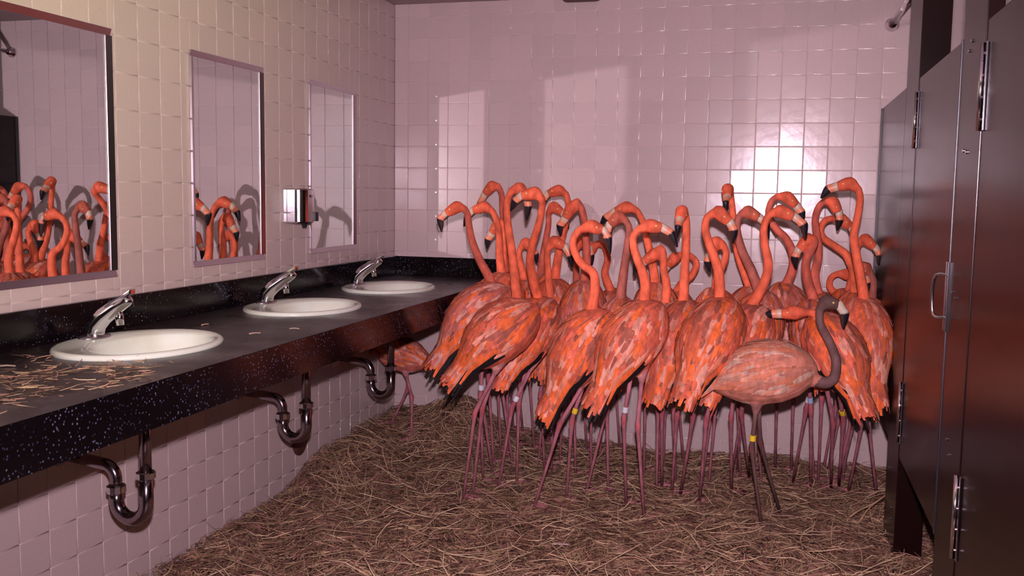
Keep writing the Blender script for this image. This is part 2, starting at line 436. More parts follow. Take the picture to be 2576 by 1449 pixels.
# ------------------------------------------------------------------ soap dispenser
dz0, dz1 = -.150+ZF, -.010+ZF; dy = -1.095
root = tag(empty('soap_dispenser', (0, dy, dz0)), 'shiny chrome soap dispenser on the wall between two mirrors', 'dispenser')
g = Geo(); hw = .062; R = []
for z, e in ((dz0, .010), (dz0+.006, .0), (dz1-.006, 0), (dz1, .008)):
    ring = [(.001, dy-hw+e), (.001, dy+hw-e)]
    for a in np.linspace(0, math.pi, 15): ring.append((.050+(.045-e)*math.sin(a), dy+(hw-e)*math.cos(a)))
    R.append([(x, y, z) for x, y in ring])
g.rings(R); g.build('dispenser_body', M['chrome'], root, smooth=False)
g = Geo(); g.box(.078, .104, dy+.016, dy+.040, dz0+.008, dz0+.045); g.build('push_button', M['black'], root, bevel=.003)
g = Geo(); g.tube([(.05, dy+.02, dz0-.02), (.05, dy+.02, dz0)], [.008, .014], 10); g.build('outlet', M['black'], root)
g = Geo(); g.tube([(.0975, dy-.01, dz1-.03), (.100, dy-.01, dz1-.03)], .006, 12); g.build('lock', M['steel'], root)

# ------------------------------------------------------------------ toilet partitions
SXX = 2.35; PT = .385+ZF; PB = -.905+ZF
def part_box(root, name, mt, x0, x1, y0, y1, z0, z1, bevel=.002):
    g = Geo(); g.box(x0, x1, y0, y1, z0, z1); return g.build(name, mt, root, bevel=bevel)
r0 = tag(empty('partition_panel', (SXX, -.4, PB)), 'dark brown toilet partition panel fixed to the back wall beside the flamingos', 'partition')
part_box(r0, 'panel', M['laminate'], SXX, SXX+.028, -.845, -.006, PB, PT)
part_box(r0, 'wall_channel', M['metal_trim'], SXX-.006, SXX+.034, -.022, -.004, PB, PT)
def pilaster(y0, y1, th, label):
    root = tag(empty('partition_pilaster', (SXX, (y0+y1)/2, 0)), label, 'partition')
    part_box(root, 'post', M['laminate'], SXX, SXX+th, y0, y1, .0, CEIL-.002)
    part_box(root, 'floor_shoe', M['laminate'], SXX-.006, SXX+th+.006, y0-.006, y1+.006, .0, .10)
    return root
p1 = pilaster(-1.160, -.850, .092, 'floor-to-ceiling dark pilaster farther from the camera, between far panel and first door')
p2 = pilaster(-2.235, -1.955, .036, 'floor-to-ceiling dark pilaster nearer the camera, between the two stall doors')
for (y, z) in ((-2.06, -.262), (-2.02, -.25), (-2.08, .36), (-2.05, .34), (-2.05, .10), (-2.09, .095), (-2.06, -.62), (-2.10, -.65), (-2.02, -1.0), (-2.1, -1.02)):
    g = Geo(); g.tube([(SXX-.004, y, z+ZF), (SXX+.002, y, z+ZF)], .0045, 10); g.build('screw', M['chrome'], p2)
for z in (-1.12, -1.16):
    g = Geo(); g.tube([(SXX-.004, -1.05, z+ZF), (SXX+.002, -1.05, z+ZF)], .0045, 10); g.build('screw', M['chrome'], p1)
def door(y0, y1, label, hinge_y, handle_y=None, hinge_z=()):
    root = tag(empty('stall_door', (SXX, (y0+y1)/2, PB)), label, 'door')
    part_box(root, 'door_leaf', M['laminate'], SXX+.002, SXX+.027, y0, y1, PB, PT-.004)
    part_box(root, 'edge_strip', M['metal_trim'], SXX-.0025, SXX+.030, y0, y0+.014, PB, PT-.002)
    for z0, z1 in hinge_z:
        zm = (z0+z1)/2; yh = hinge_y
        for dy_, nm in ((-.024, 'hinge_leaf'), (.004, 'hinge_leaf')):
            part_box(root, nm, M['chrome'], SXX-.003, SXX+.001, yh+dy_, yh+dy_+.018, z0+ZF, (zm if dy_ > 0 else z1)+ZF, .0008)
        g = Geo(); g.tube([(SXX-.007, yh, z0+ZF), (SXX-.007, yh, z1+ZF)], .0055, 14); g.build('hinge_barrel', M['chrome'], root, smooth=True)
        for q in range(4):
            g = Geo(); zz = z0+(z1-z0)*(q+.5)/4+ZF; g.tube([(SXX-.007, yh-.015, zz), (SXX-.002, yh-.015, zz)], .003, 8); g.build('screw', M['steel'], root)
    if handle_y is not None:
        y = handle_y; z0, z1 = -.325+ZF, -.215+ZF
        P = [(SXX, y+.012, z0), (SXX-.020, y+.022, z0-.002), (SXX-.030, y+.032, z0+.010), (SXX-.033, y+.036, (z0+z1)/2), (SXX-.030, y+.032, z1-.010), (SXX-.020, y+.022, z1+.002), (SXX, y+.012, z1)]
        g = Geo(); g.tube(smooth_path(P, 5), .0042, 10); g.build('pull_handle', M['chrome'], root, smooth=True)
        for yy in (y-.016, y+.012):
            part_box(root, 'strike_plate', M['chrome'], SXX-.006, SXX+.001, yy, yy+.010, z0-.035, z1+.035, .001)
    return root
door(-1.950, -1.168, 'dark brown stall door with chrome pull handle at its near edge', -1.170, -1.945, ((.150, .335), (-.850, -.640)))
door(-3.10, -2.242, 'dark brown stall door nearest the camera at the right photo edge', -2.245, None, ((.135, .330), (-.86, -.66)))
part_box(tag(empty('partition_panel', (SXX+.7, -1.12, PB)), 'dark partition between the two stalls, mostly hidden behind the pilaster', 'partition'),
         'panel', M['laminate'], SXX+.095, XR-.01, -1.14, -1.112, PB, PT-.02)
# chrome rail above the far panel
root = tag(empty('support_rail', (2.378, 0, .757+ZF)), 'chrome support rail running from the back wall above the dark partition', 'rail')
g = Geo(); g.tube([(2.372, -.02, .752+ZF), (2.372, -.84, .752+ZF)], .013, 14); g.build('rail', M['chrome'], root, smooth=True)
g = Geo(); g.tube([(2.372, .0, .752+ZF), (2.372, -.006, .752+ZF), (2.372, -.014, .752+ZF), (2.372, -.034, .752+ZF)], [.030, .030, .018, .017], 20)
g.build('wall_flange', M['chrome'], root, smooth=True)
# box under the ceiling
root = tag(empty('wall_box', (.96, -.06, .903+ZF)), 'small brown box hanging at the top edge of the photo above the flamingos', 'fixture')
g = Geo(); g.box(.885, 1.055, -.10, -.003, .905+ZF, CEIL-.001); g.build('housing', M['lamp_box'], root, bevel=.008)
g = Geo(); g.box(.900, 1.040, -.085, -.02, .902+ZF, .906+ZF); g.build('cover', M['lamp_box'], root)
# wrap-around ceiling fixture over the stalls, seen in the first mirror
root = tag(empty('ceiling_fixture', (2.05, -.9, CEIL)), 'sloped grey ceiling fixture seen only in the nearest mirror', 'lamp')
g = Geo(); R = []
for y in (-.15, -1.5):
    R.append([(2.62, y, CEIL-.002), (3.0, y, CEIL-.002), (3.0, y, CEIL-.10), (2.55, y, CEIL-.10)])
g.rings(R); g.build('housing', M['ceiling'], root)

#STRAW
# ------------------------------------------------------------------ straw bedding
def ground(x, y):
    x = np.asarray(x, float); y = np.asarray(y, float)
    h = -1.262+.10*np.exp(-(x/.28)**2)/(1+np.exp(-(y+.98)/.07))+.175*np.exp(-((x-.38)/.17)**2-((y+.08)/.26)**2)
    h = h+.06*np.exp(-((x-.62)/.22)**2-((y+.10)/.30)**2)
    h = h-.085/(1+np.exp((y+2.15)/.12))+.010*np.sin(x*7+1)*np.cos(y*6)+.008*np.sin(x*17+y*11)+.006*np.sin(x*31-y*23+1)*np.cos(x*13+y*37)
    return np.maximum(h+ZF, .012)
nx, ny = 150, 150
X, Y = np.meshgrid(np.linspace(0.0, 3.2, nx), np.linspace(-3.0, 0.0, ny))
Z = ground(X, Y)+RNG.normal(0, .004, X.shape)-.012
edge = np.clip((Y+2.62+.12*np.sin(X*5))/.15, 0, 1); Z = Z*edge+.001
V = np.stack([X.ravel(), Y.ravel(), Z.ravel()], 1)
F = [(j*nx+i, j*nx+i+1, (j+1)*nx+i+1, (j+1)*nx+i) for j in range(ny-1) for i in range(nx-1)]
bc = np.tile([.105, .058, .042], (len(V), 1))*RNG.uniform(.6, 1.2, (len(V), 1))
gs = Geo(); gs.V = [tuple(v) for v in V]; gs.F = F; gs.C = [tuple(c) for c in bc]
N = 74000
def strands(N, xs, ys, L, W, hz, colr, gfun, lift=0.):
    a = RNG.uniform(0, 2*math.pi, N); Ls = RNG.uniform(*L, N); cv = RNG.normal(0, .9, N); W_ = RNG.uniform(*W, N)
    tz = RNG.normal(0, .10+lift, N); roll = RNG.uniform(-.9, .9, N)
    pts = []; n = 4
    px = xs.copy(); py = ys.copy(); s = Ls/(n-1); ang = a.copy()
    for k in range(n):
        z = gfun(px, py)+hz+np.abs(tz)*Ls*(k/(n-1))*.9-.004
        pts.append((px.copy(), py.copy(), z, ang.copy()))
        px = px+s*np.cos(ang); py = py+s*np.sin(ang); ang = ang+cv*.45
    Vs = np.zeros((N, n*2, 3)); Cs = np.zeros((N, n*2, 3))
    for k, (x, y, z, an) in enumerate(pts):
        wk = W_*(1 if k < n-1 else .5)/2
        ox, oy, oz = -np.sin(an)*wk*np.cos(roll), np.cos(an)*wk*np.cos(roll), np.sin(roll)*wk
        Vs[:, 2*k] = np.stack([x+ox, y+oy, z+oz], 1); Vs[:, 2*k+1] = np.stack([x-ox, y-oy, z-oz], 1)
    Cs[:] = colr[:, None, :]
    b = np.arange(N)[:, None]*n*2
    F = np.concatenate([b+np.array([[2*k, 2*k+2, 2*k+3, 2*k+1]]) for k in range(n-1)], 0)
    Vs[:, :, 0] = np.maximum(Vs[:, :, 0], .004); Vs[:, :, 1] = np.minimum(Vs[:, :, 1], -.004)
    return Vs.reshape(-1, 3), F, Cs.reshape(-1, 3)
def straw_cols(N):
    pal = np.array([[.26, .135, .075], [.20, .095, .060], [.36, .21, .11], [.15, .070, .045], [.44, .29, .15], [.30, .20, .09], [.22, .085, .065]])
    return pal[RNG.choice(7, N, p=[.22, .18, .20, .12, .10, .10, .08])]*RNG.uniform(.6, 1.35, (N, 1))*np.array([1.30, 1.38, 1.62])
xs = RNG.uniform(0, 2.9, N); ys = -RNG.uniform(0, 1, N)**.9*2.75
keep = ys > -2.55-.12*np.sin(xs*5)+RNG.normal(0, .05, N); xs, ys = xs[keep], ys[keep]; N = len(xs)
hz = RNG.uniform(-.004, .022, N)
SV, SF, SC = strands(N, xs, ys, (.04, .14), (.0022, .0050), hz, straw_cols(N), ground)
k2 = 2600; x2 = RNG.uniform(.1, 2.4, k2); y2 = -RNG.uniform(.1, 2.4, k2)
LV = strands(k2, x2, y2, (.12, .24), (.0026, .0042), RNG.uniform(.012, .028, k2), np.array([[.60, .43, .27]])*RNG.uniform(.7, 1.25, (k2, 1)), ground, .06)
def fast_mesh(name, parts):
    V = np.concatenate([p[0] for p in parts]); off = 0; Fs = []
    for p in parts: Fs.append(np.asarray(p[1])+off); off += len(p[0])
    F = np.concatenate(Fs); C = np.concatenate([p[2] for p in parts])
    me = bpy.data.meshes.new(name); me.vertices.add(len(V)); me.vertices.foreach_set('co', V.astype(np.float32).ravel())
    me.loops.add(F.size); me.loops.foreach_set('vertex_index', F.astype(np.int32).ravel())
    me.polygons.add(len(F)); me.polygons.foreach_set('loop_start', np.arange(0, F.size, 4, dtype=np.int32))
    me.polygons.foreach_set('loop_total', np.full(len(F), 4, np.int32))
    a = me.color_attributes.new('Col', 'FLOAT_COLOR', 'POINT'); c4 = np.ones((len(V), 4), np.float32); c4[:, :3] = C
    a.data.foreach_set('color', c4.ravel()); me.update(calc_edges=True); me.validate(); return me
me = fast_mesh('straw_bedding', [(V, np.array(F), bc), (SV, SF, SC), LV]); me.materials.append(M['straw'])
tag(link('straw_bedding', me), 'thick loose brown straw bedding covering the floor, heaped in the far corner', 'straw', kind='stuff')
# straw on the counter
k = 1100; xs = RNG.beta(3, 1.8, k)*.59; ys = -2.62-RNG.gamma(2.0, .17, k)
clump = np.sin(xs*23+1)*np.sin(ys*17)+RNG.normal(0, .5, k) > .0; xs, ys = xs[clump], ys[clump]; k = len(xs)
xs = np.clip(xs, .05, .57); ys = np.maximum(ys, -3.5)
okk = ((xs-SX)/.205)**2+((ys-SINK[0])/.255)**2 > 1.15; xs, ys = xs[okk], ys[okk]; k = len(xs)
SV, SF, SC = strands(k, xs, ys, (.012, .055), (.0012, .0032), RNG.uniform(.005, .010, k), straw_cols(k)*1.15+np.array([.08, .07, .03]), lambda x, y: np.full_like(x, CT))
SV[:, 0] = np.minimum(SV[:, 0], CX+.01)
me = fast_mesh('straw_bits', [(SV, SF, SC)]); me.materials.append(M['straw'])
tag(link('straw_bits', me), 'dry straw bits scattered on the counter in front of the nearest sink', 'straw', kind='stuff')
for x, y, a, l, lab in ((.44, -2.13, .9, .035, 'short straw bit on the counter just right of the nearest sink'), (.50, -2.00, .3, .03, 'short straw bit on the counter edge, halfway between the nearest and middle sinks'),
                        (.18, -2.80, .4, .04, 'straw bit by the left photo edge, lying farther back than the scattered heap'), (.20, -2.02, 1.4, .03, 'pale straw bit behind the other bits, between the nearest and middle sinks')):
    g = Geo(); c, s_ = math.cos(a)*l/2, math.sin(a)*l/2
    g.tube([(x-c, y-s_, CT+.003), (x, y, CT+.0045), (x+c, y+s_, CT+.003)], .0022, 6, C=[(.42, .30, .22)]*3)
    tag(g.build('straw_bit', M['straw'], loc=(x, y, CT)), lab, 'straw', 'single straw bits on the counter')
# long stalks leaning by the partition
stk = [([(2128, 1308), (2160, 1285), (2205, 1262), (2258, 1220)], -.85, 'long pale straw stalk sticking up before the dark partition'),
       ([(2150, 1330), (2185, 1280), (2225, 1248)], -.84, 'shorter straw stalk crossing beneath the long one by the partition'),
       ([(2225, 1335), (2250, 1326), (2268, 1345)], -.93, 'curved straw stalk on the floor against the dark pilaster')]
for pts, Yd, lab in stk:
    P = smooth_path([at(x, y, Yd) for x, y in pts], 6); P[0][2] = min(P[0][2], float(ground(P[0][0], P[0][1])))
    g = Geo(); g.tube(P, np.linspace(.0035, .002, len(P)), 7, C=np.tile([.42, .26, .15], (len(P), 1)))
    tag(g.build('straw_stalk', M['straw'], loc=P[0]), lab, 'straw')
#BIRDS
# ------------------------------------------------------------------ flamingos
ORG = dict(neck=(.84, .155, .070), head=(.80, .140, .064), body=(.66, .135, .075), pale=(.86, .38, .27), thigh=(.55, .22, .22), leg=(.40, .145, .17), dark=(.30, .08, .05), tail=(.85, .16, .04))
GRY = dict(neck=(.17, .085, .08), head=(.13, .065, .055), body=(.60, .22, .15), pale=(.66, .42, .32), thigh=(.40, .17, .15), leg=(.13, .065, .06), dark=(.46, .20, .13), tail=(.62, .20, .11))
HLF = dict(ORG, neck=(.42, .12, .085), head=(.55, .12, .07), body=(.55, .15, .11))
PNK = dict(ORG, neck=(.62, .13, .08), body=(.60, .16, .12), pale=(.75, .38, .30))
TR_T = np.array([-.205, -.180, -.140, -.085, -.02, .05, .11, .150, .175, .188])
TR_W = np.array([.010, .032, .062, .090, .101, .099, .083, .058, .032, .010])
TR_H = np.array([.010, .030, .060, .093, .110, .110, .093, .066, .035, .010])
def nearest_col(V, P, C, W):
    out = np.zeros((len(V), 3)); best = np.full(len(V), 1e9)
    for p, c, w_ in zip(P, C, W):
        d = np.linalg.norm(V-p, axis=1)-w_; k = d < best; best[k] = d[k]; out[k] = c
    return out
def remesh(g, voxel):
    me = mk('tmp', g.V, g.F); o = bpy.data.objects.new('tmp', me); COL.objects.link(o)
    md = o.modifiers.new('r', 'REMESH'); md.mode = 'VOXEL'; md.voxel_size = voxel
    sm = o.modifiers.new('s', 'SMOOTH'); sm.factor = .5; sm.iterations = 2
    dg = bpy.context.evaluated_depsgraph_get(); ev = o.evaluated_get(dg); m2 = ev.to_mesh()
    V = np.zeros(len(m2.vertices)*3); m2.vertices.foreach_get('co', V); V = V.reshape(-1, 3)
    F = [tuple(p.vertices) for p in m2.polygons]; ev.to_mesh_clear()
    bpy.data.objects.remove(o); bpy.data.meshes.remove(me); return V, F
def flamingo(label, Y, path, head, heading, pitch, sc=1., pal=ORG, feet=None, bands=(None, None), dyh=0., spread=0., seed=0, voxel=.0062, nr=1., na=.125, nu=.058, hd=(0, 0, 0, 0), long=0.):
    """path: neck pixels from the breast up to the nape; head: skull centre, bill base, bill bend, bill tip"""
    rg = np.random.default_rng(seed+100)
    k = len(path); NP = np.array([at(x, y, Y+dyh*i/(k-1)) for i, (x, y) in enumerate(path)])
    HP = np.array([at(x, y, Y+dyh+q) for (x, y), q in zip(head, hd)])
    ca, sa = math.cos(math.radians(heading)), math.sin(math.radians(heading))
    cp, sp = math.cos(math.radians(pitch)), math.sin(math.radians(pitch))
    A = np.array([ca*cp, sa*cp, sp]); B = np.array([-sa, ca, 0.]); U = np.cross(A, B); U = U*np.sign(U[2]) if abs(U[2]) > 1e-6 else U
    sc *= 1.01; Ctr = NP[0]-A*na*sc-U*nu*sc
    # fix the skull proportions: keep directions, set real lengths
    hv = HP[1]-HP[0]; L1 = np.linalg.norm(hv); HB = HP[0]+hv*min(1.2, max(.85, .054/max(L1, .01)))
    g = Geo()
    tr = [Ctr+A*t*sc+U*(.012*math.sin((t+.25)*6))*sc for t in TR_T]
    R = []
    for c, w_, h_ in zip(tr, TR_W, TR_H):
        th = np.arange(16)*2*math.pi/16
        R.append([c+sc*(w_*math.sin(a)*B+h_*math.cos(a)*U) for a in th])
    g.rings(R)
    full = np.vstack([[Ctr+A*.055*sc+U*.01*sc], NP])
    npth = smooth_path(full, 7)
    s = np.linspace(0, 1, len(npth)); s0 = 1/len(full)
    nrad = np.interp(s, [0, s0*.9, s0*1.5, .45, .8, 1], [.044*sc, .031*sc, .0215, .0178, .0148, .0138])*nr
    hpts = smooth_path(np.array([NP[-1], (NP[-1]+HP[0])/2, HP[0], (HP[0]+HB)/2, HB]), 3)
    hr = np.interp(np.linspace(0, 1, len(hpts)), [0, .25, .5, .75, 1], [.0140, .0200, .0275, .0240, .0185])
    g.tube(np.vstack([npth, hpts[1:]]), np.concatenate([nrad, hr[1:]]), 14)
    # legs
    gz = lambda x, y: float(ground(x, y))+.012
    hips = [Ctr-A*.030*sc+B*(.034*sd)*sc-U*.055*sc for sd in (-1, 1)]
    legs = []
    for i, hp in enumerate(hips):
        if feet and feet[i]:
            fx, fy = feet[i]; ft = at(fx, fy, Y)       # refine on the straw
            d = ray(fx, fy)
            for _ in range(12):
                t = (gz(ft[0], ft[1])-CAM[2])/d[2]; ft = CAM+t*d
        else:
            ft = hp+np.array([ca, sa, 0])*rg.uniform(.0, .07)+np.array([rg.normal(0, .02), rg.normal(0, .02), 0])
            ft[1] = min(ft[1], -.05)
            ft[0] = min(max(ft[0], .06), 2.30); ft[2] = gz(ft[0], ft[1])
        knee = hp*.60+ft*.40; H = hp[2]-ft[2]
        ank = ft+np.array([-ca*.035+rg.normal(0, .008), -sa*.035+rg.normal(0, .008), H*.60]); ank[:2] += (hp[:2]-ft[:2])*.55
        legs.append((hp, ank, ft))
        q = hp+(ank-hp)*.36
        g.tube([hp+U*.02, hp, hp+(ank-hp)*.15, q], [.034*sc, .036*sc, .023*sc, .0095], 10)
    V, F = remesh(g, voxel)
    P = []; C = []; W_ = []
    for c, w_, t in zip(tr, TR_W, TR_T):
        P.append(c); C.append(pal['body']); W_.append(w_*sc)
        P.append(c-U*.06*sc if -.12 < t < .1 else c); C.append(pal['pale'] if t < .05 else pal['body']); W_.append(.05*sc if -.12 < t < .1 else .0)
    for i, (p, r_) in enumerate(zip(npth, nrad)):
        if i > 8: P.append(p); C.append(pal['neck']); W_.append(r_)
    for i, (p, r_) in enumerate(zip(hpts, hr)):
        P.append(p); C.append(pal['head']); W_.append(r_)
    P.append(HB); C.append((.60, .42, .32)); W_.append(.019)
    for hp, ank, ft in legs:
        for t in (.15, .3): P.append(hp+(ank-hp)*t); C.append(pal['thigh']); W_.append(.02)
    Cv = nearest_col(V, np.array(P), C, W_)
    b = Geo(); b.V = [tuple(v) for v in V]; b.F = F; b.C = [tuple(c) for c in Cv]
    base = np.array([(legs[0][2][0]+legs[1][2][0])/2, (legs[0][2][1]+legs[1][2][1])/2, min(legs[0][2][2], legs[1][2][2])-.012])
    for hp, ank, ft in legs:
        st = hp+(ank-hp)*.28; lc = np.array(pal['leg'])
        Pt = [st, st+(ank-st)*.5, ank+(st-ank)*.14, ank, ank+(ft-ank)*.12, ank+(ft-ank)*.5, ft+np.array([0, 0, .006])]
        b.tube(Pt, [.0088, .0078, .0088, .0118, .0082, .0062, .0066], 8, C=[lc*1.25, lc*1.2, lc, lc*np.array([1.25, .8, .8]), lc, lc*.95, lc])
        dr = np.array([ca, sa, 0.]); sd = np.array([-sa, ca, 0.])
        tips = []
        for an in (-.55, 0, .55):
            tp = ft+(dr*math.cos(an)+sd*math.sin(an))*.068; tp[2] = gz(tp[0], tp[1])-.001; tips.append(tp)
            b.tube([ft+np.array([0, 0, .006]), (ft+tp)/2+np.array([0, 0, .005]), tp], [.0062, .0052, .0028], 6, C=[lc*1.1]*3)
        tp = ft-dr*.018; b.tube([ft, tp], [.005, .003], 6, C=[lc]*2)
        for t0, t1 in zip(tips, tips[1:]):
            m0 = (t0+t1)/2*.88+ft*.12; z = np.array([0, 0, .0035]); z2 = np.array([0, 0, .0005])
            b.add([ft+z, t0*.94+ft*.06+z, m0+z, t1*.94+ft*.06+z, ft+z2, t0*.94+ft*.06+z2, m0+z2, t1*.94+ft*.06+z2],
                  [(0, 1, 2, 3), (7, 6, 5, 4), (1, 5, 6, 2), (2, 6, 7, 3)], lc*.9)
    root = b.build('flamingo', M['plumage'], loc=base, smooth=True)
    tag(root, label, 'bird', 'flock of flamingos')
    # bill
    tip, bend = HP[3], HP[2]
    v1 = unit(bend-HB); bend2 = HB+v1*min(.052, max(.034, np.linalg.norm(bend-HB)))
    v2 = unit(tip-bend); tip2 = bend2+v2*min(.060, max(.042, np.linalg.norm(tip-bend)))
    bp = smooth_path(np.array([HB-v1*.010, HB+v1*.008, (HB+bend2)/2+v1*.004, bend2, (bend2+tip2)/2, tip2]), 4)
    t = np.linspace(0, 1, len(bp)); br = np.interp(t, [0, .2, .4, .6, .8, 1], [.0175, .0182, .0168, .0170, .0115, .0035])
    wht = np.array((.60, .47, .35)); orn = np.array((.82, .27, .15)); blk = np.array((.012, .010, .014))
    if pal is GRY: orn = np.array((.60, .50, .38))
    bc_ = [wht if x < .22 else (wht*.45+orn*.55 if x < .34 else (orn if x < .60 else blk)) for x in t]
    g = Geo(); g.tube(bp, br, 12, C=bc_, asp=.8)
    din = unit((HP[0]+tip2)/2-bend2)
    for q in range(len(bp)*12):
        vv = unit(np.array(g.V[q])-bp[q//12])
        if vv@din > .55: g.C[q] = (.06, .03, .028)  # dark gape, with shade under the bill put into the colour
    g.build('bill', M['bill'], root, loc=base, smooth=True)
    sdv = unit(np.cross(HP[1]-HP[0], bend-HP[1]+np.array([0, 0, -.002])))
    for sgn in (-1, 1):
        e = HP[0]*.45+HB*.55+sdv*sgn*.0205+np.array([0, 0, .005]); g = Geo()
        g.tube([e-sdv*sgn*.004, e-sdv*sgn*.001, e+sdv*sgn*.002, e+sdv*sgn*.0035], [.0052, .0052, .0036, .0008], 10)
        g.build('eye', M['eye'], root, loc=base, smooth=True)
    # wings: overlapping feathers laid over the trunk surface
    def surf(t, th, off):
        tt = np.clip(t, -.205, .188)
        w_ = np.interp(tt, TR_T, TR_W); h_ = np.interp(tt, TR_T, TR_H)
        if t < -.10: w_ = max(w_, .040+.05*(t+.20)); h_ = max(h_, .030)
        c = Ctr+A*t*sc+U*(.012*math.sin((tt+.25)*6))*sc
        if t < -.17: c = c-np.array([0, 0, 1])*(-.17-t)*.35*sc
        return c+sc*((w_+off)*math.sin(th)*B+(h_+off)*math.cos(th)*U)
    def feather(g, t0, th0, L, wd, off0, off1, col, dth=0., droop=0.):
        n = 5; Vv = []; cc = []; Lm = min(L, t0+.225+rg.uniform(-.015, .040)+spread*.4+long)
        prof = [.55, .95, 1., .85, .35]
        for i in range(n):
            f = i/(n-1); t = t0-Lm*f; th = th0+dth*f; rr = max(.03, np.interp(np.clip(t, -.205, .188), TR_T, TR_W))+.01
            hw = wd*prof[i]/rr/2; off = off0+(off1-off0)*f
            for sdx, oo in ((-1, 0), (0, .0022), (1, 0)):
                p = surf(t, th+sdx*hw, off+oo)-np.array([0, 0, droop*f*f]); Vv.append(p); cc.append(col*(.92+.16*f))
        g.add(Vv, [(3*i+j, 3*i+j+1, 3*i+j+4, 3*i+j+3) for i in range(n-1) for j in range(2)], np.array(cc))
    body, pale, dark, tailc = (np.array(pal[q]) for q in ('body', 'pale', 'dark', 'tail'))
    neckc = np.array(pal['neck'] if pal is not GRY else pal['tail'])
    for sgn in (-1, 1):
        g = Geo()
        if spread >= 0:                         # black flight feathers under the coverts
            for i in range(7):
                th = sgn*(1.15+.17*i); feather(g, -.03-.012*(i % 2), th, .13+.020*((i*3) % 5)+spread*.8, .024, .001, .006, np.array((.012, .010, .012)), dth=-sgn*.30, droop=.010+.007*i+spread*.2)
        t_rows = np.arange(-.16, .185, .028)
        for ri, t0 in enumerate(t_rows):
            nth = 11
            for j in range(nth):
                th = sgn*(.06+(1.75+(.35 if t0 > .02 else 0)-.06)*(j+.5*(ri % 2))/nth)
                L = rg.uniform(.07, .115)*(1.25 if t0 < -.06 else 1)
                u_ = rg.random()
                c = body*rg.uniform(.8, 1.2) if u_ < .46 else (pale*rg.uniform(.8, 1.05)*.8+body*.2 if u_ < .66 else (tailc*rg.uniform(.8, 1.1) if u_ < .87 else dark*rg.uniform(.9, 1.5)))
                if abs(th) < .5: c = c*.6+dark*.5
                feather(g, t0+rg.uniform(-.010, .010), th, L, rg.uniform(.015, .025), .003+rg.uniform(0, .003), .011+rg.uniform(0, .005), c, dth=sgn*rg.uniform(-.08, .18))
        for i in range(4):                       # drooping tertials over the black flight feathers
            th = sgn*(1.0+.26*i); c = (tailc if i % 2 else tailc*.5+pale*.5)*rg.uniform(.8, 1.05)
            feather(g, .0-.02*rg.random(), th, .19+rg.uniform(-.04, .05)+spread*.5, .022, .008, .013, c, dth=-sgn*rg.uniform(.15, .5), droop=.02+spread*.4)
        for i in range(6):                       # long scapulars running back over the rump
            th = sgn*(.25+.21*i); c = (tailc if rg.random() < .6 else pale)*rg.uniform(.8, 1.05)
            feather(g, -.02-.01*(i % 3), th, .22+rg.uniform(-.02, .03), .024, .007, .014, c, dth=-sgn*.10, droop=.012)
        g.build('wing', M['feather'], root, loc=base, smooth=True)
    g = Geo()
    for i in range(11):
        th = -1.5+.3*i; feather(g, -.12, th, .11+spread*.6+rg.uniform(-.015, .04), .024, .003, .010, tailc*rg.uniform(.75, 1.1), droop=.02+spread*.15)
    g.build('tail', M['feather'], root, loc=base, smooth=True)
    for (hp, ank, ft), bd in zip(legs, bands):
        if not bd: continue
        d = unit(hp-ank); c = ank+d*.040; g = Geo()
        g.tube([c-d*.011, c-d*.0105, c+d*.0105, c+d*.011], [.0095, .0115, .0115, .0095], 14)
        g.build('leg_band', M['band_'+bd], root, loc=base, smooth=False)
    return root

